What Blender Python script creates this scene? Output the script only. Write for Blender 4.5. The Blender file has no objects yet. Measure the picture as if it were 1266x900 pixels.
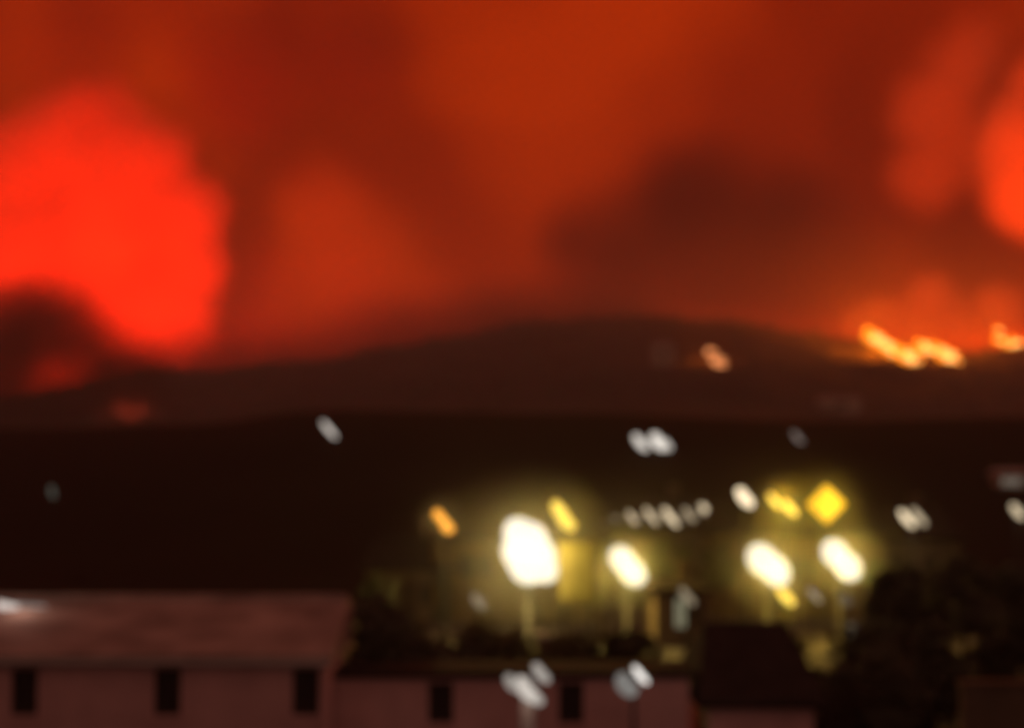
import bpy, bmesh, math, random
from mathutils import Vector, Matrix, noise
random.seed(11)
S = bpy.context.scene
COL = S.collection

# ------------------------------------------------------------------ camera
EYE = 9.0
FPX = 2110.0                       # focal length in photograph pixels (60 mm on 36 mm)
PITCH = math.atan(150 / FPX)
cam = bpy.data.cameras.new('camera'); cam_o = bpy.data.objects.new('camera', cam); COL.objects.link(cam_o)
cam_o.location = (0, 0, EYE); cam_o.rotation_euler = (math.pi / 2 + PITCH, 0, 0)
cam.sensor_width = 36; cam.lens = 60; cam.clip_start = 0.1; cam.clip_end = 6000
cam.dof.use_dof = True             # a camera left focused close by: the whole view is soft
cam.dof.focus_distance = 4.3; cam.dof.aperture_fstop = 1.5; cam.dof.aperture_blades = 0
S.camera = cam_o

# ------------------------------------------------------------------ sky: night smoke lit by wildfire
W = bpy.data.worlds.new('World'); S.world = W; W.use_nodes = True
nt = W.node_tree; nt.nodes.clear()
wo = nt.nodes.new('ShaderNodeOutputWorld'); bg = nt.nodes.new('ShaderNodeBackground'); bg.inputs['Strength'].default_value = 1.0
tc = nt.nodes.new('ShaderNodeTexCoord'); mp = nt.nodes.new('ShaderNodeMapping')
mp.inputs['Location'].default_value = (4.685, 4.05, 0.69); mp.inputs['Scale'].default_value = (1, 1, 1)
n1 = nt.nodes.new('ShaderNodeTexNoise'); n1.inputs['Scale'].default_value = 6.5; n1.inputs['Detail'].default_value = 2.0
n1.inputs['Roughness'].default_value = 0.45; n1.inputs['Distortion'].default_value = 0.5
rp = nt.nodes.new('ShaderNodeValToRGB')
rp.color_ramp.elements[0].position = 0.30; rp.color_ramp.elements[0].color = (0.18, 0.0075, 0.0001, 1)
rp.color_ramp.elements[1].position = 0.70; rp.color_ramp.elements[1].color = (0.42, 0.023, 0.0001, 1)
e = rp.color_ramp.elements.new(0.5); e.color = (0.25, 0.011, 0.0001, 1)
L = nt.links.new
L(tc.outputs['Generated'], mp.inputs['Vector']); L(mp.outputs[0], n1.inputs['Vector'])
sp = nt.nodes.new('ShaderNodeSeparateXYZ'); mr = nt.nodes.new('ShaderNodeMapRange'); mr.interpolation_type = 'SMOOTHSTEP'
mr.inputs['From Min'].default_value = -0.1; mr.inputs['From Max'].default_value = 0.85
mx = nt.nodes.new('ShaderNodeMix'); mx.data_type = 'RGBA'
mx.inputs['A'].default_value = (0.160, 0.072, 0.056, 1)      # smoke over the town, away from the fire
L(tc.outputs['Generated'], sp.inputs[0]); L(sp.outputs['Y'], mr.inputs['Value']); L(mr.outputs[0], mx.inputs['Factor'])
L(n1.outputs['Fac'], rp.inputs[0]); L(rp.outputs[0], mx.inputs['B']); L(mx.outputs['Result'], bg.inputs['Color']); L(bg.outputs[0], wo.inputs['Surface'])

S.view_settings.view_transform = 'Standard'; S.view_settings.look = 'None'
S.view_settings.exposure = 0.0; S.view_settings.gamma = 1.0; S.view_settings.use_curve_mapping = False
cy = S.cycles
cy.use_denoising = True; cy.denoiser = 'OPENIMAGEDENOISE'
cy.max_bounces = 4; cy.diffuse_bounces = 2; cy.glossy_bounces = 1; cy.transmission_bounces = 2; cy.volume_bounces = 1
cy.transparent_max_bounces = 12; cy.sample_clamp_indirect = 4.0

# ------------------------------------------------------------------ helpers
ST, CT = math.sin(PITCH), math.cos(PITCH)
def at(px, py, Y):
    """the point at distance Y ahead that the photograph shows at (px, py)"""
    u, v = (px - 633) / FPX, (450 - py) / FPX
    y = CT - v * ST; z = ST + v * CT
    k = Y / y
    return Vector((u * k, Y, EYE + z * k))
def pxm(Y): return Y / FPX          # metres per photograph pixel at distance Y
def lerp_table(t, x):
    if x <= t[0][0]: return t[0][1]
    for (a, b), (c, d) in zip(t, t[1:]):
        if x <= c:
            k = (x - a) / (c - a); k = k * k * (3 - 2 * k)
            return b + (d - b) * k
    return t[-1][1]
CREST = [(-900, 536), (0, 531), (240, 525), (400, 507), (700, 511), (1000, 522), (1266, 516), (2200, 520)]
RIDGE = [(-900, 500), (0, 497), (200, 468), (400, 455), (480, 441), (560, 426), (650, 412), (800, 402), (900, 409),
         (1000, 424), (1060, 433), (1180, 447), (1266, 441), (1700, 430), (2400, 470)]
RIDGE_Y = lambda px: lerp_table(RIDGE, px)
YC, YR = 240.0, 1200.0
def sm(a, b, t):
    t = max(0.0, min(1.0, t)); t = t * t * (3 - 2 * t); return a + (b - a) * t
def gz(x, y):
    crest = at(633 + x / max(y, YC) * FPX, lerp_table(CREST, 633 + x / max(y, 60) * FPX), YC).z
    ridge = at(633, lerp_table(RIDGE, 633 + x / max(y, 300) * FPX), YR).z
    if y < 45: z = 0.0
    elif y < 75: z = sm(0, 2.2, (y - 45) / 30)
    elif y < 105: z = 2.2
    elif y < YC: z = sm(2.2, crest, (y - 105) / (YC - 105))
    elif y < 330: z = sm(crest, crest - 6, (y - YC) / 90)
    elif y < YR: z = sm(crest - 6, ridge, (y - 330) / (YR - 330))
    else: z = sm(ridge, ridge * 0.35, (y - YR) / 380)
    if y > 110:
        a = min(1.0, (y - 110) / 60) * (0.5 if y < 300 else 4.0)
        z += a * noise.noise(Vector((x * 0.02, y * 0.02, 0.3))) * (0.6 if abs(y - YC) < 60 else 1)
    return z

def mat(name, color, rough=0.85, var=0.25, scale=3.0, bump=0.15, metallic=0.0, spec=0.3):
    m = bpy.data.materials.new(name); m.use_nodes = True
    t = m.node_tree; b = t.nodes['Principled BSDF']
    b.inputs['Roughness'].default_value = rough; b.inputs['Metallic'].default_value = metallic
    b.inputs['Specular IOR Level'].default_value = spec
    tx = t.nodes.new('ShaderNodeTexCoord'); n = t.nodes.new('ShaderNodeTexNoise')
    n.inputs['Scale'].default_value = scale; n.inputs['Detail'].default_value = 5
    r = t.nodes.new('ShaderNodeValToRGB')
    r.color_ramp.elements[0].position = 0.3; r.color_ramp.elements[1].position = 0.72
    r.color_ramp.elements[0].color = tuple(c * (1 - var) for c in color) + (1,)
    r.color_ramp.elements[1].color = tuple(min(1, c * (1 + var)) for c in color) + (1,)
    t.links.new(tx.outputs['Object'], n.inputs['Vector']); t.links.new(n.outputs['Fac'], r.inputs[0])
    t.links.new(r.outputs[0], b.inputs['Base Color'])
    if bump:
        bp = t.nodes.new('ShaderNodeBump'); bp.inputs['Strength'].default_value = bump
        n2 = t.nodes.new('ShaderNodeTexNoise'); n2.inputs['Scale'].default_value = scale * 8; n2.inputs['Detail'].default_value = 4
        t.links.new(tx.outputs['Object'], n2.inputs['Vector']); t.links.new(n2.outputs['Fac'], bp.inputs['Height'])
        t.links.new(bp.outputs[0], b.inputs['Normal'])
    return m
def emit(name, color, strength, var=0.0):
    m = bpy.data.materials.new(name); m.use_nodes = True
    t = m.node_tree; t.nodes.clear()
    o = t.nodes.new('ShaderNodeOutputMaterial'); em = t.nodes.new('ShaderNodeEmission')
    em.inputs['Color'].default_value = tuple(color) + (1,); em.inputs['Strength'].default_value = strength
    t.links.new(em.outputs[0], o.inputs['Surface'])
    return m
def volume(name, color, density, absorb=(0, 0, 0)):
    m = bpy.data.materials.new(name); m.use_nodes = True
    t = m.node_tree; t.nodes.clear()
    o = t.nodes.new('ShaderNodeOutputMaterial'); v = t.nodes.new('ShaderNodeVolumePrincipled')
    v.inputs['Color'].default_value = tuple(color) + (1,); v.inputs['Density'].default_value = density
    v.inputs['Absorption Color'].default_value = tuple(absorb) + (1,)
    t.links.new(v.outputs[0], o.inputs['Volume'])
    return m

def link(name, me, material, parent=None, loc=None):
    o = bpy.data.objects.new(name, me)
    if material and not me.materials: me.materials.append(material)
    COL.objects.link(o)
    if parent: o.parent = parent
    if loc is not None: o.location = loc
    return o
def obj(name, bm, material, parent=None, loc=None, smooth=False):
    me = bpy.data.meshes.new(name)
    bmesh.ops.recalc_face_normals(bm, faces=bm.faces[:])
    bm.to_mesh(me); bm.free()
    if smooth:
        for p in me.polygons: p.use_smooth = True
    return link(name, me, material, parent, loc)
def empty(name, loc, rz=0.0):
    o = bpy.data.objects.new(name, None); COL.objects.link(o); o.location = loc; o.rotation_euler = (0, 0, rz)
    o.empty_display_size = 0.3
    return o
def tag(o, label=None, cat=None, group=None, kind=None):
    if label: o['label'] = label
    if cat: o['category'] = cat
    if group: o['group'] = group
    if kind: o['kind'] = kind
    return o
def box(bm, x0, x1, y0, y1, z0, z1, bevel=0.0):
    v = [bm.verts.new(p) for p in ((x0, y0, z0), (x1, y0, z0), (x1, y1, z0), (x0, y1, z0), (x0, y0, z1), (x1, y0, z1), (x1, y1, z1), (x0, y1, z1))]
    fs = [bm.faces.new([v[i] for i in f]) for f in ((0, 3, 2, 1), (4, 5, 6, 7), (0, 1, 5, 4), (1, 2, 6, 5), (2, 3, 7, 6), (3, 0, 4, 7))]
    if bevel:
        es = list({e for f in fs for e in f.edges})
        bmesh.ops.bevel(bm, geom=es, offset=bevel, segments=2, affect='EDGES')
def tube(bm, a, b, r0, r1, n=8):
    a, b = Vector(a), Vector(b); d = (b - a).normalized()
    u = d.orthogonal().normalized(); w = d.cross(u)
    r = [[bm.verts.new(p + (u * math.cos(2 * math.pi * k / n) + w * math.sin(2 * math.pi * k / n)) * q) for k in range(n)] for p, q in ((a, r0), (b, r1))]
    for k in range(n): bm.faces.new((r[0][k], r[0][(k + 1) % n], r[1][(k + 1) % n], r[1][k]))
    bm.faces.new(r[0][::-1]); bm.faces.new(r[1])
def ellipsoid(bm, c, rx, ry, rz, rot=None, seg=16, ring=8):
    m = Matrix.Translation(c) @ (rot or Matrix.Identity(4)) @ Matrix.Diagonal((rx, ry, rz, 1))
    bmesh.ops.create_uvsphere(bm, u_segments=seg, v_segments=ring, radius=1, matrix=m)

# ------------------------------------------------------------------ materials
M = dict(
    soil=mat('dry_soil', (0.035, 0.027, 0.018), 0.95, 0.4, 0.25, spec=0.02),
    paving=mat('paving', (0.07, 0.065, 0.055), 0.9, 0.3, 0.8),
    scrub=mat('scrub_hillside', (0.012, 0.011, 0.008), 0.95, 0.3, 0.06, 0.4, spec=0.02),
    ridge=mat('ridge_slope', (0.040, 0.032, 0.026), 0.95, 0.5, 0.02, 0.4, spec=0.02),
    pink=mat('pink_stucco', (0.62, 0.37, 0.34), 0.9, 0.12, 1.3),
    cream=mat('cream_render', (0.42, 0.37, 0.27), 0.9, 0.15, 1.0),
    ochre=mat('ochre_render', (0.16, 0.11, 0.035), 0.9, 0.2, 1.0),
    brown=mat('brown_render', (0.13, 0.095, 0.06), 0.9, 0.2, 1.0),
    grey=mat('grey_render', (0.30, 0.29, 0.26), 0.9, 0.2, 1.0),
    tile=mat('clay_tile', (0.34, 0.26, 0.22), 0.8, 0.4, 0.7, 0.3, spec=0.1),
    dtile=mat('dark_tile', (0.035, 0.028, 0.024), 0.95, 0.3, 2.0, 0.3, spec=0.05),
    wood=mat('dark_timber', (0.05, 0.028, 0.018), 0.7, 0.3, 4.0),
    pane=mat('dark_glass', (0.012, 0.008, 0.008), 0.35, 0.1, 1.0, 0.0, spec=0.4),
    metal=mat('galvanised_metal', (0.16, 0.16, 0.15), 0.55, 0.15, 6.0, 0.05, 0.4),
    dmetal=mat('painted_dark_metal', (0.018, 0.018, 0.018), 0.6, 0.2, 6.0, 0.05),
    bark=mat('bark', (0.06, 0.042, 0.028), 0.95, 0.3, 5.0),
    leaf=mat('olive_leaves', (0.075, 0.085, 0.028), 0.8, 0.35, 1.5, 0.0),
    leaf2=mat('yellow_green_leaves', (0.15, 0.16, 0.05), 0.8, 0.3, 1.5, 0.0),
    dleaf=mat('dark_leaves', (0.075, 0.078, 0.045), 0.85, 0.35, 1.5, 0.0),
    scrubleaf=mat('dry_scrub', (0.016, 0.016, 0.010), 0.9, 0.35, 0.8, 0.0),
    concrete=mat('pale_concrete', (0.36, 0.33, 0.30), 0.9, 0.15, 2.0),
    board=mat('olive_yellow_board', (0.11, 0.10, 0.035), 0.8, 0.35, 0.9, 0.1, spec=0.05),
    char=mat('burnt_timber', (0.012, 0.01, 0.009), 0.95, 0.3, 4.0),
)

# ------------------------------------------------------------------ terrain
def sheet(name, ys, material, label, wfun, nx=90):
    vs, fs = [], []
    for j, y in enumerate(ys):
        w = wfun(y)
        for i in range(nx + 1):
            x = -w + 2 * w * i / nx
            vs.append((x, y, gz(x, y)))
    for j in range(len(ys) - 1):
        for i in range(nx):
            a = j * (nx + 1) + i
            fs.append((a, a + 1, a + nx + 2, a + nx + 1))
    me = bpy.data.meshes.new(name); me.from_pydata(vs, [], fs)
    for p in me.polygons: p.use_smooth = True
    o = link(name, me, material); tag(o, label, None, None, 'structure')
    return o
wf = lambda y: 140 + 0.62 * max(0, y)
sheet('ground', [-80, -30, 0, 20, 40] + [45 + 2 * i for i in range(31)], M['soil'], 'dark bare ground of the town below the hill', wf)
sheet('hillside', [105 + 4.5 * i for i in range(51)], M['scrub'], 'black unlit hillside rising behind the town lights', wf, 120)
sheet('far_ridge', [330 + 25 * i for i in range(51)], M['ridge'], 'hazy purple brown ridge under the burning smoke', wf, 160)
bm = bmesh.new(); 
for a in range(24):
    for b in range(14):
        x0, y0 = 0 + a * 1.0, 62 + b * 2.0
g = [[bm.verts.new((-4 + a, 58 + b * 2, gz(-4 + a, 58 + b * 2) + 0.006)) for b in range(22)] for a in range(26)]
for a in range(25):
    for b in range(21): bm.faces.new((g[a][b], g[a + 1][b], g[a + 1][b + 1], g[a][b + 1]))
tag(obj('pavement', bm, M['paving']), 'paved yard under the white floodlights', None, None, 'structure')

# ------------------------------------------------------------------ buildings
def wall_mesh(bm, x0, x1, z0, z1, y, openings, depth=0.22, zt=None):
    """a wall in the plane Y=y with real openings (u0,u1,v0,v1) and reveals going back"""
    xs = sorted({x0, x1, *[o[0] for o in openings], *[o[1] for o in openings]})
    zs = sorted({z0, z1, *[o[2] for o in openings], *[o[3] for o in openings]})
    for a, b in zip(xs, xs[1:]):
        for c, d in zip(zs, zs[1:]):
            mx, mz = (a + b) / 2, (c + d) / 2
            if any(o[0] < mx < o[1] and o[2] < mz < o[3] for o in openings): continue
            bm.faces.new([bm.verts.new(p) for p in ((a, y, c), (b, y, c), (b, y, d), (a, y, d))])
    for (a, b, c, d) in openings:
        q = [(a, c), (b, c), (b, d), (a, d)]
        for i in range(4):
            p, r = q[i], q[(i + 1) % 4]
            bm.faces.new([bm.verts.new(t) for t in ((p[0], y, p[1]), (r[0], y, r[1]), (r[0], y + depth, r[1]), (p[0], y + depth, p[1]))])
    bmesh.ops.remove_doubles(bm, verts=bm.verts[:], dist=0.0005)

def hip_roof(bm, x0, x1, y0, y1, z, h, hipl, hipr, th=0.16, flat=False):
    ym = (y0 + y1) / 2
    low = [(x0, y0, z), (x1, y0, z), (x1, y1, z), (x0, y1, z)]
    v = [bm.verts.new(p) for p in low]
    e = [bm.verts.new((p[0], p[1], z + th)) for p in low]
    for i in range(4): bm.faces.new((v[i], v[(i + 1) % 4], e[(i + 1) % 4], e[i]))
    bm.faces.new(v[::-1])
    if flat:
        bm.faces.new(e); return
    a = bm.verts.new((x0 + hipl, ym, z + th + h)); b = bm.verts.new((x1 - hipr, ym, z + th + h))
    bm.faces.new((e[0], e[1], b, a)); bm.faces.new((e[2], e[3], a, b))
    bm.faces.new((e[1], e[2], b)); bm.faces.new((e[3], e[0], a))

def house(name, loc, w, d, h, roof_h, wallm, roofm, wins, label, cat='house', rz=0.0, hip=0.0, group=None, flat=False, lit=None, door=None, base=-1.5, over=0.35, chimney=True):
    """front wall at local y=0 facing the camera; wins = (x, z, w, h) centred"""
    r = empty(name, loc, rz)
    ops = [(x - a / 2, x + a / 2, z - b / 2, z + b / 2) for (x, z, a, b) in wins]
    if door is not None: ops.append((door - 0.45, door + 0.45, 0.0, 2.05))
    bm = bmesh.new(); wall_mesh(bm, -w / 2, w / 2, base, h, 0, ops)
    q = [(-w / 2, 0), (-w / 2, d), (w / 2, d), (w / 2, 0)]
    for (ax, ay), (bx, by) in zip(q, q[1:]):
        bm.faces.new([bm.verts.new(p) for p in ((ax, ay, base), (bx, by, base), (bx, by, h), (ax, ay, h))])
    wl = bpy.data.objects
    obj('wall', bm, wallm, r)
    bm = bmesh.new(); hip_roof(bm, -w / 2 - over, w / 2 + over, -over, d + over, h + 0.003, roof_h, max(hip, 0.02), max(hip, 0.02), flat=flat)
    ro = obj('roof', bm, roofm, r)
    if chimney and not flat:
        bm = bmesh.new(); box(bm, w * 0.2 - 0.3, w * 0.2 + 0.3, d * 0.55, d * 0.55 + 0.5, h + roof_h * 0.5, h + roof_h + 0.9, 0.03)
        obj('chimney', bm, wallm, ro)
    for i, (x, z, a, b) in enumerate(wins):
        bm = bmesh.new(); t = 0.07
        for (p0, p1, z0, z1) in ((-a / 2, -a / 2 + t, -b / 2, b / 2), (a / 2 - t, a / 2, -b / 2, b / 2), (-a / 2 + t, a / 2 - t, -b / 2, -b / 2 + t), (-a / 2 + t, a / 2 - t, b / 2 - t, b / 2), (-0.025, 0.025, -b / 2 + t, b / 2 - t)):
            box(bm, p0, p1, 0.12, 0.17, z0, z1)
        f = obj('window', bm, M['wood'], r, (x, 0, z))
        bm = bmesh.new(); box(bm, -a / 2 + 0.01, a / 2 - 0.01, 0.175, 0.19, -b / 2 + 0.01, b / 2 - 0.01)
        obj('pane', bm, (lit or {}).get(i, M['pane']), f)
        bm = bmesh.new(); box(bm, -a / 2 - 0.08, a / 2 + 0.08, -0.07, 0.10, -b / 2 - 0.09, -b / 2 - 0.003)
        obj('sill', bm, wallm, f)
    if door is not None:
        bm = bmesh.new(); box(bm, door - 0.44, door + 0.44, 0.14, 0.19, 0.01, 2.04)
        dd = obj('door', bm, M['wood'], r)
        bm = bmesh.new(); box(bm, door + 0.28, door + 0.36, 0.09, 0.137, 1.0, 1.06, 0.01)
        obj('handle', bm, M['metal'], dd)
    return tag(r, label, cat, group)

# long pink building close below: hipped roof on the left, lower flat-roofed wing running right
Yb = 40.0
k = pxm(Yb)
xa, xb = at(-330, 815, Yb).x, at(404, 815, Yb).x
ze = at(200, 817, Yb).z
cx = (xa + xb) / 2
wz = lambda px, py0, py1, Y: (at(px, py1, Y).z, at(px, py0, Y).z)
w1 = []
for px in (-325 + 20, -145, 30, 207, 378):
    z0, z1 = wz(px, 826, 884, Yb)
    w1.append((at(px, 850, Yb).x - cx, (z0 + z1) / 2, 0.62, z1 - z0))
w1 += [(p[0], 1.6, 0.62, 1.2) for p in w1]
lb = house('long_building', (cx, Yb, 0), xb - xa, 8.0, ze, at(100, 739, 44).z - ze - 0.16, M['pink'], M['tile'], w1,
      'long pink stucco building with pale sloping roof and narrow dark windows', 'building', hip=0.02, chimney=False, base=-0.5, over=0.15)
bm = bmesh.new(); tube(bm, (-(xb - xa) / 2 - 0.1, -0.24, ze + 0.02), ((xb - xa) / 2 + 0.1, -0.24, ze - 0.04), 0.07, 0.07, 8); obj('gutter', bm, M['concrete'], lb)
for u in (-(xb - xa) / 2 + 1.2, (xb - xa) / 2 - 0.06):
    bm = bmesh.new(); tube(bm, (u, -0.12, -0.3), (u, -0.12, ze - 0.05), 0.045, 0.045, 8); obj('downpipe', bm, M['pink'], lb)
bm = bmesh.new(); tube(bm, (-(xb - xa) / 2 - 0.1, 4.0, at(100, 739, 44).z + 0.02), ((xb - xa) / 2 + 0.1, 4.0, at(100, 739, 44).z + 0.02), 0.09, 0.09, 8); obj('ridge_cap', bm, M['tile'], lb)
Yw = 41.5
xa2, xb2 = xb + 0.02, at(852, 840, Yw).x
zw = at(600, 838, Yw).z
cx2 = (xa2 + xb2) / 2
w2 = []
for px in (545, 706):
    z0, z1 = wz(px, 843, 894, Yw)
    w2.append((at(px, 850, Yw).x - cx2, (z0 + z1) / 2, 0.60, z1 - z0))
w2 += [(p[0], 1.4, 0.62, 1.2) for p in w2]
house('building_wing', (cx2, Yw, 0), xb2 - xa2, 2.6, zw, 0, M['pink'], M['dtile'], w2,
      'low flat roofed pink wing with two dark windows beside the long sloping roof', 'building', flat=True, base=-0.5, over=0.12)
# small house with dark roof to the right of the wing
Yh = 41.0
xl, xr = at(878, 880, Yh).x, at(1006, 880, Yh).x
zh = at(940, 874, Yh).z
house('small_house', ((xl + xr) / 2, Yh, 0), xr - xl, 6.0, zh, 1.6, M['pink'], M['dtile'],
      [(0.0, 1.6, 0.8, 1.0)], 'small pink house with steep black roof near the wing', 'house', hip=0.5, base=-0.5, over=0.3, chimney=False, door=-0.8)
# low pale wall at the lower right
p = at(1190, 855, 38); q = at(1300, 855, 38)
r = empty('garden_wall', (p.x, 38, 0))
bm = bmesh.new(); box(bm, 0, 6, 0, 0.3, -0.3, at(1228, 848, 38).z, 0.02); obj('wall', bm, M['brown'], r)
bm = bmesh.new(); box(bm, -0.05, 6.05, -0.05, 0.35, at(1228, 848, 38).z + 0.003, at(1228, 842, 38).z, 0.02); obj('coping', bm, M['brown'], r)
tag(r, 'tall garden wall in the dark lower right corner', 'wall')

# houses of the town behind the floodlights
def town(px, py_eave, Y, wpx, wallm, roofm, label, wins=(), lit=None, roof=1.6, d=6.0, rz=0.0, hip=0.6, door=None):
    p = at(px, py_eave, Y); g = gz(p.x, Y)
    w = wpx * pxm(Y); h = max(2.3, p.z - g)
    ww = [((u - px) * pxm(Y), at(px, v, Y).z - g, a, b) for (u, v, a, b) in wins]
    return house('house', (p.x, Y, g), w, d, h, roof, wallm, roofm, ww, label, 'house', rz, hip, 'houses of the town behind the floodlights', lit=lit, door=door)
def near_hit(px, py):
    Y = 106.0
    while Y < YC:
        p = at(px, py, Y)
        if p.z <= gz(p.x, Y): return Y
        Y += 1
    return YC
DIM = emit('curtained_window_light', (0.20, 0.19, 0.12), 1.0)
FRONT_GLOW = emit('pale_front_glow', (0.14, 0.115, 0.09), 1.0)  # glow added to lighten the pale house front, not a known lit window
town(640, 668, 86, 210, M['ochre'], M['dtile'], 'ochre house glowing behind the biggest white floodlight', [(578, 700, 0.8, 1.1), (600, 700, 0.8, 1.1), (705, 692, 0.8, 1.1)], door=0.6)
town(806, 652, 98, 170, M['brown'], M['dtile'], 'brown house with the row of slanted lamps along its eave', [(760, 690, 0.9, 1.2), (800, 690, 0.9, 1.2), (842, 690, 0.9, 1.2)], door=2.4)
town(990, 662, 88, 210, M['ochre'], M['dtile'], 'ochre house between the two white floodlights on the right', [(985, 705, 0.9, 1.2), (1004, 705, 0.5, 1.1)], door=-1.3)
town(1130, 668, 92, 110, M['brown'], M['dtile'], 'brown house below the double white lamp', [(1110, 700, 0.9, 1.1), (1150, 700, 0.9, 1.1)], door=0)
town(505, 705, 86, 105, M['brown'], M['dtile'], 'dark brown house below the small orange lamp', [(480, 735, 0.9, 1.1), (530, 735, 0.9, 1.1)], door=0)
town(842, 734, 73, 62, M['brown'], M['dtile'], 'small house with one tall dim lit window', [(842, 758, 0.62, 1.35), (860, 758, 0.4, 0.9)], {0: DIM}, roof=0.35, d=4)
# pale houses on the hill and ridge
def far_house(px, py, Y, w, h, wallm, label, win=None):
    p = at(px, py, Y); g = gz(p.x, Y)
    z = max(0.0, p.z - g)
    return house('house', (p.x, Y, g), w, w * 0.6, h + z, h * 0.25, wallm, M['tile'], [(0, h * 0.5 + z, w * 0.3, h * 0.4)], label, 'house', hip=h * 0.3, base=-4, lit={0: win} if win else None, group='pale houses up on the slopes', chimney=False)

# ------------------------------------------------------------------ trees
def make_tree_mesh(seed, h, cr, ch, n, ls):
    """trunk+limb mesh and crown mesh; origin at the foot"""
    rd = random.Random(seed)
    bt = bmesh.new()
    p0 = Vector((0, 0, -0.3)); segs = 4; pts = [p0]
    for i in range(segs):
        pts.append(Vector((rd.uniform(-.12, .12) * i, rd.uniform(-.12, .12) * i, (h - ch * 0.5) * (i + 1) / segs)))
    for i in range(segs): tube(bt, pts[i], pts[i + 1], 0.045 * h * (1 - 0.17 * i) * 0.55, 0.045 * h * (1 - 0.17 * (i + 1)) * 0.55, 7)
    centres = []
    for i in range(15):
        a = rd.uniform(0, 6.28); rr = cr * rd.uniform(0.2, 0.78); zz = h - ch * rd.uniform(0.12, 0.88)
        f = 1 - 0.55 * abs((zz - (h - ch / 2)) / (ch / 2)) ** 2
        c = Vector((math.cos(a) * rr * f, math.sin(a) * rr * f, zz)); centres.append((c, cr * rd.uniform(0.26, 0.46)))
        st = pts[rd.choice((2, 3, 4))]
        tube(bt, st, c, 0.012 * h, 0.004 * h, 5)
    vs, fs = [], []
    for i in range(n):
        c, s = rd.choice(centres)
        d = Vector((rd.gauss(0, 1), rd.gauss(0, 1), rd.gauss(0, 0.8))); d = d.normalized() * s * rd.uniform(0.35, 1.05)
        p = c + d
        u = Vector((rd.gauss(0, 1), rd.gauss(0, 1), rd.gauss(0, 1))).normalized(); w = u.orthogonal().normalized()
        l = ls * rd.uniform(0.6, 1.3); b = len(vs)
        vs += [p - u * l, p + w * l * 0.5, p + u * l, p - w * l * 0.5]; fs.append((b, b + 1, b + 2, b + 3))
    mt = bpy.data.meshes.new('trunk'); bmesh.ops.recalc_face_normals(bt, faces=bt.faces[:]); bt.to_mesh(mt); bt.free(); mt.materials.append(M['bark'])
    mc = bpy.data.meshes.new('crown'); mc.from_pydata(vs, [], fs)
    return mt, mc
TREES = {}
for kname, args in dict(round=(1, 6.0, 2.0, 3.6, 3600, 0.16), tall=(2, 9.0, 2.4, 6.2, 4600, 0.20), slim=(3, 6.2, 0.95, 4.6, 2600, 0.13), bush=(4, 3.2, 1.7, 2.6, 2600, 0.14)).items():
    mt, mc = make_tree_mesh(*args)
    TREES[kname] = (args[1], mt, mc, {})
def tree(kind, px, py_top, Y, leafm, label, group, sx=1.0):
    h, mt, mc, cache = TREES[kind]
    top = at(px, py_top, Y); g = gz(top.x, Y)
    s = max(0.5, (top.z - g) / h)
    r = empty('tree', (top.x, Y, g), random.uniform(0, 6.28)); r.scale = (s * sx, s * sx, s)
    link('trunk', mt, None, r)
    if leafm not in cache:
        c = mc if not cache else mc.copy()
        c.materials.clear(); c.materials.append(M[leafm]); cache[leafm] = c
    link('crown', cache[leafm], None, r)
    return tag(r, label, 'tree', group)
G1, G2, G3 = 'trees among the floodlights', 'dark trees at the lower right', 'dark trees behind the pink buildings'
tree('slim', 744, 664, 78.5, 'leaf2', 'slim yellow green tree between the biggest floodlight and the second one', G1, 1.0)
p = at(714, 745, 73.6); q = at(714, 668, 73.6); g0 = gz(p.x, 73.6)
r = empty('light_catch_panel', (p.x, 73.6, g0))  # panel added to show the lit yellow-green patch beside the lamp
bm = bmesh.new(); box(bm, -0.78, 0.78, 0, 0.08, p.z - g0, q.z - g0, 0.03); obj('panel', bm, M['board'], r)
for u in (-0.6, 0.6):
    bm = bmesh.new(); tube(bm, (u, 0.14, -0.3), (u, 0.14, q.z - g0 - 0.1), 0.05, 0.05, 8); obj('post', bm, M['dmetal'], r)
tag(r, 'upright yellow green panel added to catch the light beside the biggest floodlight', 'panel')
tree('round', 826, 668, 80, 'leaf', 'dim green tree between the round white lamps of the yard', G1, 0.9)
tree('round', 890, 672, 84, 'leaf', 'olive tree standing just outside the left of the two right hand floodlights', G1, 0.8)
tree('tall', 600, 640, 90, 'leaf', 'tall tree rising behind the ochre house of the biggest floodlight', G1, 0.8)
tree('round', 1085, 690, 84, 'leaf', 'tree in the shade just right of the last white floodlight', G1, 0.9)
tree('round', 470, 728, 74, 'dleaf', 'round dark tree at the dark left edge of the lit yard', G1)
tree('bush', 640, 770, 55, 'leaf', 'low bush in front of the yard under the biggest floodlight', G1, 1.2)
tree('bush', 745, 775, 56, 'dleaf', 'low dark bush below the second white floodlight', G1, 1.2)
tree('bush', 930, 778, 57, 'dleaf', 'low dark bush below the third white floodlight', G1, 1.3)
tree('tall', 1110, 672, 60, 'dleaf', 'tall black tree nearest the floodlights in the dark corner', G2, 1.0)
tree('tall', 1190, 655, 64, 'dleaf', 'tall black tree in the middle of the dark corner', G2, 1.1)
tree('tall', 1270, 668, 58, 'dleaf', 'tall black tree cut by the edge of the picture', G2, 1.1)
tree('round', 1075, 800, 46, 'dleaf', 'round black tree beside the small pink house', G2, 1.0)
tree('round', 1150, 770, 49, 'dleaf', 'round black tree in front of the tall ones', G2, 1.2)
tree('tall', 1240, 730, 52, 'dleaf', 'broad black tree above the garden wall', G2, 1.2)
tree('round', 452, 742, 45.5, 'dleaf', 'dark tree added to shade the end of the long sloping roof', G3, 1.1)  # placed and enlarged to keep floodlight off the roof end
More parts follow.
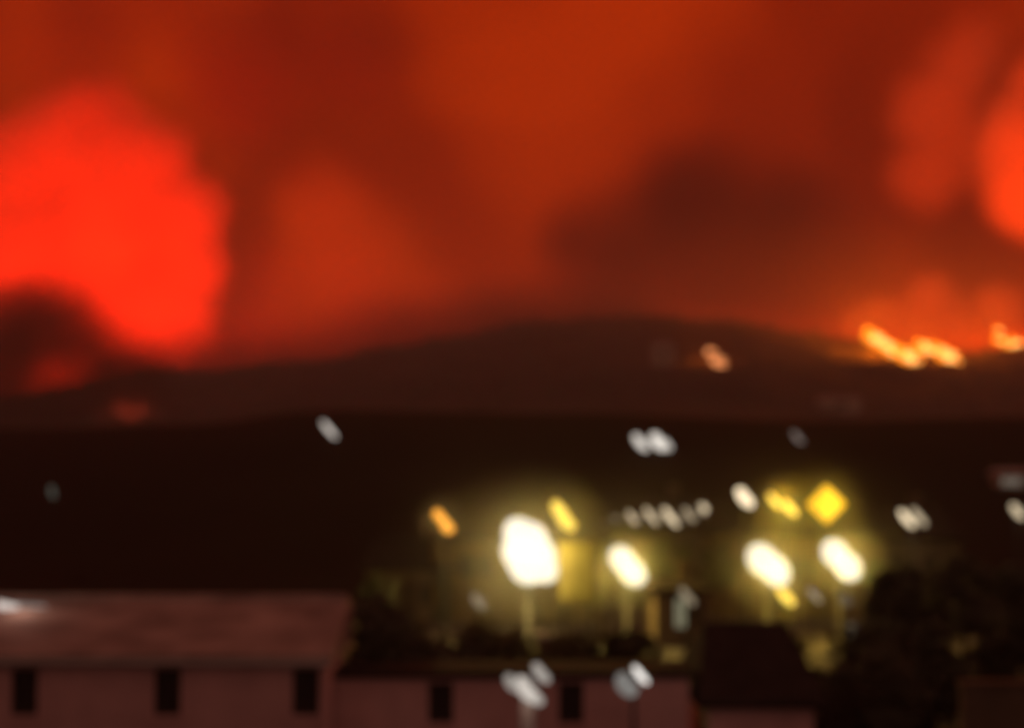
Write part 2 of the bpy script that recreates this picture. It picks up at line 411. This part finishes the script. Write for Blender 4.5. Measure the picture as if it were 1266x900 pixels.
tree('round', 500, 785, 51, 'dleaf', 'dark tree behind the middle of the low wing', G3, 1.2)
tree('bush', 575, 795, 50, 'dleaf', 'dark bush behind the right half of the low wing', G3, 1.4)
tree('bush', 1052, 778, 50, 'dleaf', 'dark bush behind the right end of the small house roof', G3, 1.3)
tree('bush', 860, 790, 52, 'dleaf', 'dark bush behind the small house roof', G3, 1.4)
# unlit woodland covering the slopes, too dark to tell trees apart
def woodland(name, pts, ls, per, material, label):
    rd = random.Random(5); vs, fs = [], []
    for (x, y, hgt) in pts:
        g = gz(x, y)
        for i in range(per):
            d = Vector((rd.gauss(0, 1), rd.gauss(0, 1), rd.gauss(0, 1))).normalized() * rd.uniform(0.4, 1.0)
            p = Vector((x + d.x * hgt * 0.42, y + d.y * hgt * 0.42, g + hgt * 0.55 + d.z * hgt * 0.45))
            u = Vector((rd.gauss(0, 1), rd.gauss(0, 1), rd.gauss(0, 1))).normalized(); w = u.orthogonal().normalized(); l = ls * rd.uniform(0.6, 1.3)
            b = len(vs); vs += [p - u * l, p + w * l * 0.6, p + u * l, p - w * l * 0.6]; fs.append((b, b + 1, b + 2, b + 3))
    me = bpy.data.meshes.new(name); me.from_pydata(vs, [], fs)
    return tag(link(name, me, material), label, None, None, 'stuff')
rd = random.Random(9)
pts = []
for i in range(700):
    y = rd.uniform(600, 1195); px = rd.uniform(-60, 1330); x = (px - 633) / FPX * y
    pts.append((x, y, rd.uniform(2.5, 4.5)))
woodland('ridge_woodland', pts, 0.8, 30, M['dleaf'], 'dark scrub scattered over the far ridge')

# ------------------------------------------------------------------ lamps
WHITE, CREAM, YELLOW, AMBER = (1, 0.97, 0.80), (1, 0.80, 0.52), (1, 0.70, 0.11), (1, 0.42, 0.055)
_em = {}
def em(c, s):
    if (c, s) not in _em: _em[(c, s)] = emit('lamp_glow', c, s)
    return _em[(c, s)]
TILT = math.radians(50)            # heads slanted, upper left to lower right, to imitate camera-shake light streaks
def head(r, off, length, width, glow, tilt=TILT):
    rot = Matrix.Rotation(tilt, 4, 'Y')
    bm = bmesh.new(); ellipsoid(bm, (0, 0, 0), length / 2, width * 0.32, width / 2, rot, 16, 8)
    h = obj('lens', bm, glow, r, off, True)
    bm = bmesh.new()
    bmesh.ops.create_uvsphere(bm, u_segments=16, v_segments=8, radius=1, matrix=Matrix.Diagonal((length / 2 * 1.04, width * 0.36, width / 2 * 1.06, 1)))
    bmesh.ops.bisect_plane(bm, geom=bm.verts[:] + bm.edges[:] + bm.faces[:], plane_co=(0, 0, 0.36 * width), plane_no=(0, 0, -1), clear_outer=True)
    bmesh.ops.transform(bm, matrix=rot, verts=bm.verts[:])
    obj('housing', bm, M['dmetal'], h, (0, 0, 0), True)
    return h
def street_lamp(name, px, py, Y, lpx, wpx, color, s, label, group=None, tilt=TILT, heads=((0, 0),), pole=M['dmetal'], pr=0.06, cat='lamp', watts=0, lcol=None):
    p = at(px, py, Y); g = gz(p.x, Y); k = pxm(Y)
    r = empty(name, (p.x, Y, g)); H = p.z - g
    bm = bmesh.new(); tube(bm, (0, 0.25, -0.3), (0, 0.25, H + 0.25 * wpx * k), pr * 1.25, pr * 0.8, 8); obj('pole', bm, pole, r)
    bm = bmesh.new(); tube(bm, (0, 0.25, H + 0.2 * wpx * k), (0, 0.03, H + 0.2 * wpx * k), pr * 0.6, pr * 0.5, 6); obj('arm', bm, pole, r)
    bm = bmesh.new(); tube(bm, (0, 0.25, -0.05), (0, 0.25, 0.25), pr * 2.2, pr * 1.6, 10); obj('base', bm, pole, r)
    for i, hd in enumerate(heads):
        dx, dy = hd[0], hd[1]; ss = hd[2] if len(hd) > 2 else s
        ll = hd[3] if len(hd) > 3 else lpx; ww = hd[4] if len(hd) > 4 else wpx
        head(r, (dx * k, 0, H - dy * k), ll * k, ww * k, em(color, ss), tilt)
    if watts:
        ld = bpy.data.lights.new('lamp_light', 'POINT'); ld.energy = watts; ld.color = lcol or color; ld.shadow_soft_size = 0.08
        lo = bpy.data.objects.new('lamp_light', ld); COL.objects.link(lo); lo.parent = r; lo.location = (0, -0.55, H)
    return tag(r, label, cat, group)
F = 'white floodlights over the yard'
def floodlight(px, py, Y, units, s, label, watts=700):
    p = at(px, py, Y); g = gz(p.x, Y); k = pxm(Y); H = p.z - g
    r = empty('floodlight_mast', (p.x, Y, g))
    bm = bmesh.new(); tube(bm, (0, 0.7, -0.3), (0, 0.7, H + 0.5), 0.13, 0.08, 10); obj('mast', bm, M['metal'], r)
    xs = [u[0] * k for u in units]; zs = [H - u[1] * k for u in units]
    bm = bmesh.new()
    for z in sorted(set(zs)): box(bm, min(xs) - 0.25, max(xs) + 0.25, 0.55, 0.62, z - 0.04, z + 0.04)
    obj('cross_bar', bm, M['metal'], r)
    for (dx, dy, rx, rz) in units:
        rot = Matrix.Rotation(TILT, 4, 'Y')
        bm = bmesh.new(); ellipsoid(bm, (0, 0, 0), rx * k, 0.22, rz * k, rot)
        h = obj('lens', bm, em(WHITE, s), r, (dx * k, 0, H - dy * k), True)
        bm = bmesh.new(); tube(bm, (0, 0.23, 0), (0, 0.5, 0), rz * k * 0.55, rz * k * 0.3, 12); obj('housing', bm, M['dmetal'], h)
    ld = bpy.data.lights.new('floodlight_beam', 'POINT'); ld.energy = watts; ld.color = (1, 0.70, 0.20) if watts > 1000 else (1, 0.66, 0.11); ld.shadow_soft_size = 0.1
    lo = bpy.data.objects.new('floodlight_beam', ld); COL.objects.link(lo); lo.parent = r; lo.location = (0, -1.2 if watts > 1000 else -0.6, H)
    return tag(r, label, 'floodlight', F)
floodlight(652, 682, 74, [(-8, -20, 24, 20), (8, -18, 20, 16), (-9, 2, 25, 21), (13, 3, 25, 21), (-2, 18, 24, 20), (18, 18, 22, 18)], 1.1, 'biggest and brightest white floodlight mast with a cluster of lamps', 2600)
floodlight(776, 700, 76, [(-6, -8, 19, 15), (6, 7, 19, 15)], 1.08, 'white floodlight standing alone between the biggest one and the dim tree')
floodlight(950, 698, 76, [(-7, -6, 22, 18), (8, 6, 22, 17)], 1.08, 'white floodlight with a small yellow lamp at its lower right')
floodlight(1040, 692, 76, [(-7, -8, 19, 16), (8, 8, 19, 16)], 1.08, 'white floodlight directly below the yellow diamond shaped lantern')

SG = 'slanted street lamps of the town'
street_lamp('street_lamp', 549, 645, 74, 17, 13, AMBER, 1.6, 'small orange lamp standing alone left of the floodlights', SG, heads=((-6, -8), (4, 5, 1.6, 20, 15)), watts=120, lcol=(1, 0.35, 0.03))
street_lamp('street_lamp', 697, 637, 74.5, 30, 17, YELLOW, 1.35, 'yellow lamp at the upper right of the biggest floodlight', SG, heads=((-4, -6), (3, 6)), watts=240, lcol=(1, 0.6, 0.05))
street_lamp('street_lamp', 921, 615, 76.5, 30, 15, CREAM, 1.6, 'cream white lamp left of the yellow lamps', SG)
street_lamp('street_lamp', 969, 625, 76, 24, 9, YELLOW, 1.6, 'twin yellow lamp next to the diamond shaped lantern', SG, heads=((-11, -6), (8, 3, 1.6, 24, 10)), watts=240, lcol=(1, 0.55, 0.03))
street_lamp('street_lamp', 972, 737, 75, 30, 12, YELLOW, 1.6, 'low yellow lamp under the third white floodlight', SG, watts=120, lcol=(1, 0.5, 0.03))
street_lamp('street_lamp', 1007, 735, 74, 24, 7, CREAM, 0.40, 'faint cream lamp low between two white floodlights', SG)
street_lamp('street_lamp', 1129, 640, 86, 28, 9, CREAM, 1.3, 'double white lamp in the dark right of the floodlights', SG, heads=((-8, 1), (7, -1, 0.6)), watts=120)
street_lamp('street_lamp', 1258, 632, 110, 24, 10, CREAM, 0.8, 'white lamp under the pale house front at the right edge', SG, watts=90)
street_lamp('street_lamp', 592, 743, 70, 24, 12, CREAM, 0.25, 'dim grey lamp low left of the biggest floodlight', SG)
street_lamp('street_lamp', 850, 737, 63, 28, 10, CREAM, 0.28, 'dim lamp above the tall dim lit window', SG)
street_lamp('street_lamp', 1045, 740, 72, 20, 15, CREAM, 0.10, 'faint grey lamp just under the last white floodlight', SG)
street_lamp('street_lamp', 1053, 780, 62, 22, 13, CREAM, 0.09, 'faintest grey lamp at the edge of the dark trees', SG, tilt=math.radians(80))
street_lamp('street_lamp', 407, 531, 190, 28, 7, (1, 0.90, 0.80), 0.8, 'single white lamp high on the dark left hillside', SG)
street_lamp('street_lamp', 65, 608, 150, 16, 8, (0.8, 0.85, 0.7), 0.09, 'very faint lamp low on the far left hillside', SG, tilt=math.radians(75))
street_lamp('street_lamp', 804, 547, 185, 26, 11, (1, 0.92, 0.82), 0.9, 'pair of white lamps side by side on the hill', SG, heads=((-12, 0), (10, -1, 1.0, 26, 15), (20, 2, 0.7, 18, 9)))
street_lamp('street_lamp', 987, 542, 195, 24, 7, (1, 0.8, 0.7), 0.20, 'faint pinkish lamp on the hill above the yellow lantern', SG)
# yellow diamond lantern
p = at(1022, 623, 76); g0 = gz(p.x, 76); kk = pxm(76)
r = empty('diamond_lantern', (p.x, 76, g0)); H = p.z - g0
bm = bmesh.new(); tube(bm, (0, 0.4, -0.3), (0, 0.4, H + 0.9), 0.09, 0.06, 8); obj('pole', bm, M['dmetal'], r)
bm = bmesh.new(); bmesh.ops.create_uvsphere(bm, u_segments=4, v_segments=2, radius=1, matrix=Matrix.Diagonal((26 * kk, 0.3, 26 * kk, 1)))
bmesh.ops.bevel(bm, geom=bm.edges[:], offset=0.05, segments=2, affect='EDGES')
h = obj('lens', bm, emit('yellow_lantern_glow', (1.0, 0.56, 0.025), 1.45), r, (0, 0, H))
bm = bmesh.new(); tube(bm, (0, 0, 21 * kk), (0, 0.4, 23 * kk), 0.05, 0.05, 6); obj('bracket', bm, M['dmetal'], r, (0, 0, H))
ld = bpy.data.lights.new('lamp_light', 'POINT'); ld.energy = 280; ld.color = (1, 0.55, 0.02); ld.shadow_soft_size = 0.1
lo = bpy.data.objects.new('lamp_light', ld); COL.objects.link(lo); lo.parent = r; lo.location = (0, -0.6, H)
tag(r, 'big saturated yellow diamond shaped lantern on a pole', 'lantern')
# slanted lamps along the eave of the brown house
for px, py, l, w, s, nm in ((741, 643, 20, 7, 0.8, 'first slanted eave lamp counting from the yellow lamp'), (761, 641, 10, 5, 0.3, 'faintest and shortest slanted eave lamp, second from the yellow lamp'),
        (782, 640, 20, 7, 0.8, 'third slanted eave lamp counting from the yellow lamp'), (805, 638, 26, 7, 0.9, 'fourth slanted eave lamp counting from the yellow lamp'),
        (829, 639, 30, 8, 1.15, 'longest slanted eave lamp, fifth from the yellow lamp'), (852, 636, 22, 7, 0.55, 'dim slanted eave lamp, sixth from the yellow lamp'),
        (876, 635, 32, 9, 1.2, 'brightest slanted eave lamp, nearest the cream white lamp')):
    street_lamp('eave_lamp', px, py, 97.3, l, w, CREAM, s, nm, 'row of slanted lamps along the eave', pr=0.03)
# lamps before and on the near buildings
street_lamp('lamp_post', 652, 848, 37.5, 34, 24, (1, 0.90, 0.80), 0.55, 'pale post with a cluster of dull white lamps before the pink wing', None, heads=((-18, -4, 0.34, 26, 16), (0, 4, 0.62, 40, 22), (17, -16, 0.40, 30, 15), (10, 12, 0.45, 26, 16)), pole=M['concrete'], pr=0.20, watts=12, lcol=(1, 0.62, 0.5))
street_lamp('lamp_post', 784, 840, 37.5, 28, 9, (1, 0.95, 0.88), 1.3, 'thin lamp post with one bright slanted tube and a dull globe', None, heads=((8, -6), (-9, 6, 0.20, 34, 24)), pr=0.05, watts=6, lcol=(1, 0.7, 0.6))
p = at(14, 750, 43.2)
r = empty('roof_lamp', (p.x, 43.2, ze + 1.2))
bm = bmesh.new(); tube(bm, (0, 0, 0.0), (0, 0, p.z - ze - 1.2), 0.05, 0.04, 8); obj('pole', bm, M['dmetal'], r)
head(r, (-0.1, 0, p.z - ze - 1.2), 0.62, 0.34, em((1, 0.86, 0.78), 0.75), math.radians(12))
head(r, (0.45, 0.05, p.z - ze - 1.2), 0.9, 0.22, em((1, 0.80, 0.72), 0.22), math.radians(4))  # dim second head shaped as the smear of light along the ridge
ld = bpy.data.lights.new('lamp_light', 'POINT'); ld.energy = 10; ld.color = (1, 0.66, 0.54); ld.shadow_soft_size = 0.08
lo = bpy.data.objects.new('lamp_light', ld); COL.objects.link(lo); lo.parent = r; lo.location = (0.4, -0.5, p.z - ze - 0.8)
tag(r, 'pale lamp on the roof of the long building at the frame edge', 'lamp')

# ------------------------------------------------------------------ wildfire: flames on the ridge
FIRE = emit('flame', (1.0, 0.24, 0.010), 2.6); FIREHOT = emit('flame_core', (1.0, 0.44, 0.11), 3.4); FIREPINK = emit('flame_pale', (1.0, 0.33, 0.11), 1.5)
def flame_mesh(bm, base, h, w, lean, rd):
    n, m = 8, 7; prev = None
    for j in range(m + 1):
        t = j / m; rr = w * (math.sin(math.pi * min(1, t * 0.75 + 0.22)) ** 1.2) * (1 - t) ** 0.35 if j < m else 0.02
        c = Vector(base) + Vector((lean * t ** 1.3 * h + 0.12 * w * math.sin(5 * t + rd.random()), 0, h * t))
        ring = [bm.verts.new(c + Vector((math.cos(2 * math.pi * q / n) * rr, math.sin(2 * math.pi * q / n) * rr * 0.7, 0))) for q in range(n)]
        if prev:
            for q in range(n): bm.faces.new((prev[q], prev[(q + 1) % n], ring[(q + 1) % n], ring[q]))
        else: bm.faces.new(ring[::-1])
        prev = ring
    bm.faces.new(prev)
def ground_hit(px, py):
    """distance at which the view through (px, py) meets the far slope, or the ridge line"""
    Y = 340.0
    while Y < YR:
        p = at(px, py, Y)
        if p.z <= gz(p.x, Y): return Y
        Y += 5
    return YR - 6
def fire(px0, py0, px1, py1, tongues, material, core, label, power, color, size=1.0, lift=8):
    """a burning patch whose foot runs along the slope from one point to the other"""
    rd = random.Random(int(px0))
    Y = ground_hit((px0 + px1) / 2, max(py0, py1)); k = pxm(Y)
    a, b = at(px0, py0, Y), at(px1, py1, Y)
    r = empty('wildfire', (a.x, Y, a.z))
    for i in range(tongues):
        t = i / max(1, tongues - 1); p = (b - a) * t + Vector((rd.uniform(-6, 6) * k, rd.uniform(-8, -1), rd.uniform(-9, 0) * k))
        h = rd.uniform(8, 20) * k * size; w = rd.uniform(7.0, 15.0) * k * size
        bm = bmesh.new(); flame_mesh(bm, p, h, w, -0.35, rd); f = obj('flame', bm, material, r, smooth=True)
        bm = bmesh.new(); flame_mesh(bm, p + Vector((0.1 * w, -w * 0.75, 0)), h * 0.5, w * 0.5, -0.35, rd); obj('flame_core', bm, core, f, smooth=True)
    tag(r, label, 'fire', 'patches of wildfire burning along the ridge')
    if power:
        ld = bpy.data.lights.new('fire_light', 'POINT'); ld.energy = power; ld.color = color; ld.shadow_soft_size = 6
        lo = bpy.data.objects.new('fire_light', ld); COL.objects.link(lo); lo.parent = r
        lo.location = (b - a) * 0.3 + Vector((0, 22, lift * k))
FC = (1.0, 0.17, 0.004)
fire(1074, 414, 1120, 442, 10, FIRE, FIREHOT, 'orange wildfire patch, left half of the brightest fire on the ridge', 0.4e6, FC, 1.3, 24)
fire(1142, 426, 1178, 446, 7, FIRE, FIREHOT, 'brightest yellow white wildfire patch just left of the gap on the ridge', 0.2e6, FC, 1.15, 20)
fire(1232, 411, 1252, 432, 5, FIRE, FIREHOT, 'small orange wildfire patch near the right edge of the ridge', 0.25e6, FC, 0.9, 24)
fire(874, 431, 893, 452, 5, FIREPINK, FIREPINK, 'small pale orange wildfire patch in the middle of the ridge', 0.25e5, FC, 0.65, 10)

# ------------------------------------------------------------------ smoke
def smoke_material(name, color, density, balls, edge, nscale, namp, blend=0.3):
    """smoke of uneven density: thick in the middle of each billow, ragged and thinning towards its edge"""
    m = bpy.data.materials.new(name); m.use_nodes = True
    t = m.node_tree; t.nodes.clear(); N = t.nodes.new; K = t.links.new
    o = N('ShaderNodeOutputMaterial'); v = N('ShaderNodeVolumePrincipled')
    v.inputs['Color'].default_value = tuple(color) + (1,); v.inputs['Absorption Color'].default_value = (0, 0, 0, 1)
    tx = N('ShaderNodeTexCoord'); acc = None
    for c, r in balls:
        d = N('ShaderNodeVectorMath'); d.operation = 'DISTANCE'; K(tx.outputs['Object'], d.inputs[0]); d.inputs[1].default_value = c
        f = N('ShaderNodeMath'); f.operation = 'MULTIPLY_ADD'; K(d.outputs['Value'], f.inputs[0]); f.inputs[1].default_value = -1 / r; f.inputs[2].default_value = 1
        if acc is None: acc = f
        else:
            x = N('ShaderNodeMath'); x.operation = 'SMOOTH_MAX'; K(acc.outputs[0], x.inputs[0]); K(f.outputs[0], x.inputs[1]); x.inputs[2].default_value = blend; acc = x
    n = N('ShaderNodeTexNoise'); n.inputs['Scale'].default_value = nscale; n.inputs['Detail'].default_value = 4; n.inputs['Roughness'].default_value = 0.55
    K(tx.outputs['Object'], n.inputs['Vector'])
    q = N('ShaderNodeMath'); q.operation = 'MULTIPLY_ADD'; K(n.outputs['Fac'], q.inputs[0]); q.inputs[1].default_value = 2 * namp; q.inputs[2].default_value = -namp
    w = N('ShaderNodeMath'); w.operation = 'ADD'; K(acc.outputs[0], w.inputs[0]); K(q.outputs[0], w.inputs[1])
    mr = N('ShaderNodeMapRange'); mr.interpolation_type = 'SMOOTHSTEP'; K(w.outputs[0], mr.inputs['Value'])
    mr.inputs['From Min'].default_value = 0.0; mr.inputs['From Max'].default_value = edge; mr.inputs['To Max'].default_value = density
    K(mr.outputs[0], v.inputs['Density']); K(v.outputs[0], o.inputs['Volume'])
    return m
def plume(name, Y, balls, label, color, density, edge=0.5, namp=0.25, bump=60, voxel=14.0, blend=0.3):
    """a body of smoke: balls are (px, py, radius px, depth offset m); bump is the size in px of its billows"""
    bm = bmesh.new(); k = pxm(Y); wb = []
    for b in balls:
        c = at(b[0], b[1], Y + (b[3] if len(b) > 3 else 0.0)); wb.append((c, b[2] * k))
        bmesh.ops.create_icosphere(bm, subdivisions=3, radius=b[2] * k * (1.12 + 0.5 * namp), matrix=Matrix.Translation(c))
    me = bpy.data.meshes.new(name); bm.to_mesh(me); bm.free()
    o = bpy.data.objects.new(name, me); COL.objects.link(o)
    md = o.modifiers.new('r', 'REMESH'); md.mode = 'VOXEL'; md.voxel_size = voxel
    dg = bpy.context.evaluated_depsgraph_get()
    me2 = bpy.data.meshes.new_from_object(o.evaluated_get(dg)); o.modifiers.clear(); o.data = me2; me2.name = name
    for p in me2.polygons: p.use_smooth = True
    me2.materials.clear(); me2.materials.append(smoke_material(name, color, density, wb, edge, 1 / (bump * k), namp, blend))
    return tag(o, label, None, None, 'stuff')
def fire_light(px, py, Y, power, color, size=30):
    ld = bpy.data.lights.new('fire_light', 'POINT'); ld.energy = power; ld.color = color; ld.shadow_soft_size = size
    lo = bpy.data.objects.new('fire_light', ld); COL.objects.link(lo); lo.location = at(px, py, Y)
LIT = (0.92, 0.62, 0.30); SOOT = (0.06, 0.04, 0.025)
plume('smoke_plume', 1950, [(108, 165, 92), (45, 212, 96), (168, 208, 94), (228, 268, 66), (130, 290, 105), (235, 335, 60), (30, 330, 95), (205, 400, 80), (-70, 260, 115), (110, 420, 95), (-160, 330, 115)],
      'towering bright orange red smoke plume on the left', LIT, 0.030, 0.75, 0.36, 85, blend=0.7)
plume('smoke_bank', 2000, [(400, 265, 100), (430, 340, 120), (345, 345, 95), (520, 390, 90), (330, 420, 100), (450, 430, 110)], 'dim red smoke bank right of the bright plume', LIT, 0.0011, 0.9, 0.35, 90)
plume('smoke_plume', 1900, [(1290, 180, 95), (1275, 240, 72), (1310, 120, 80), (1380, 220, 120)], 'bright orange smoke plume cut by the right edge', LIT, 0.022, 0.7, 0.32, 75, blend=0.6)
plume('smoke_bank', 1980, [(1155, 140, 85), (1195, 80, 85), (1140, 215, 70), (1230, 170, 95)], 'dim orange smoke bank beside the right plume', LIT, 0.0042, 0.7, 0.35, 80)
plume('dark_smoke', 1820, [(860, 270, 140), (980, 290, 135), (760, 330, 120), (1060, 330, 95), (900, 380, 130), (780, 400, 100), (990, 390, 110), (710, 300, 70)], 'brown black smoke column over the middle of the ridge', SOOT, 0.036, 1.35, 0.22, 130, blend=0.6)
plume('dark_smoke', 1300, [(px, 440 + (RIDGE_Y(px) - 440) * 1.0 + 4, 88) for px in range(150, 780, 52)], 'low dark smoke lying along the left half of the ridge line', SOOT, 0.055, 1.3, 0.14, 120, voxel=9, blend=0.7)
plume('dark_smoke', 1900, [(110, 30, 150), (290, 60, 160), (430, 60, 120), (-60, 20, 140), (200, -60, 150)], 'thin brown smoke veil across the upper left sky', (0.22, 0.14, 0.06), 0.009, 1.0, 0.35, 130)
yb = ground_hit(90, 512) - 25
plume('dark_smoke', yb, [(90, 425, 88), (35, 415, 98), (130, 465, 75), (10, 475, 90), (-60, 440, 115), (70, 490, 70), (170, 475, 60)], 'black smoke low under the bright left plume', SOOT, 0.12, 1.0, 0.35, 55, voxel=6)
yp = ground_hit(160, 516) - 8
plume('smoke_puff', yp, [(145, 510, 22), (178, 510, 22), (198, 513, 15), (124, 514, 16)], 'small reddish smoke puff lying low on the left of the ridge', (0.6, 0.5, 0.45), 0.03, 0.9, 0.3, 20, voxel=2)
plume('fire_lit_smoke', 1235, [(1095, 400, 48), (1130, 410, 45), (1180, 405, 45), (1235, 385, 50), (1060, 405, 30), (1150, 370, 50)], 'orange lit smoke rising from the fires on the ridge', (0.8, 0.65, 0.35), 0.040, 1.2, 0.3, 50, voxel=6, blend=0.7)
plume('halo_smoke', 76, [(652, 684, 120), (776, 700, 70), (950, 696, 78), (1040, 690, 70), (1022, 625, 58), (970, 628, 55), (697, 640, 60), (549, 645, 45), (972, 735, 45), (715, 705, 80)],
      'thin smoke added around the town floodlights to make their halos', (0.95, 0.95, 0.92), 0.095, 1.2, 0.15, 60, voxel=0.5)  # smoke added around each lamp to imitate the bloom of its light
plume('halo_smoke', 77, [(610, 705, 170), (790, 705, 180), (970, 695, 180), (1080, 705, 140)], 'faint wide smoke added to spread lamp glow over the lit yard', (0.95, 0.95, 0.92), 0.008, 1.2, 0.15, 120, voxel=0.9)  # second thin smoke, added to carry the lamps' spill across the yard
far_house(1040, 508, ground_hit(1040, 512), 15, 4.5, M['cream'], 'wide pale house on the far slope below the brightest fire')
far_house(820, 448, ground_hit(820, 452), 9, 7, M['cream'], 'small pale house beside the pale orange fire on the ridge')
yh = near_hit(1252, 606); p = at(1253, 606, yh)
house('house', (p.x, yh, gz(p.x, yh)), 34 * pxm(yh), 3.0, 17 * pxm(yh), 0.45, M['cream'], M['concrete'], [(-0.1, 8.5 * pxm(yh), 2.0, 0.95)], 'pale house front at the right edge of the hill foot', 'house', hip=0.3, lit={0: FRONT_GLOW}, chimney=False, group='pale houses up on the slopes')  # its glowing pane is added to make the front paler
p = at(690, 796, 60)
house('kiosk', (p.x, 60, gz(p.x, 60)), 1.5, 1.3, at(690, 790, 60).z - gz(p.x, 60), 0, M['brown'], M['concrete'], [(0, 1.5, 0.7, 0.7)], 'small kiosk with a pale flat roof below the biggest floodlight', 'kiosk', flat=True, over=0.1)
RED, ORANGE = (1.0, 0.019, 0.0), (1.0, 0.06, 0.0)
fire_light(110, 500, 1640, 4.0e7, RED)
fire_light(330, 500, 1660, 0.12e7, RED)
fire_light(160, 505, yp, 0.05e5, (1, 0.10, 0.04), 3)
fire_light(1270, 440, 1640, 3.2e7, ORANGE)

# ------------------------------------------------------------------ haze
bm = bmesh.new(); box(bm, -1180, 1180, -90, 1600, -4, 150)
tag(obj('haze', bm, volume('haze', (0.9, 0.75, 0.68), 0.00035)), 'thin smoky haze filling the valley', None, None, 'stuff')
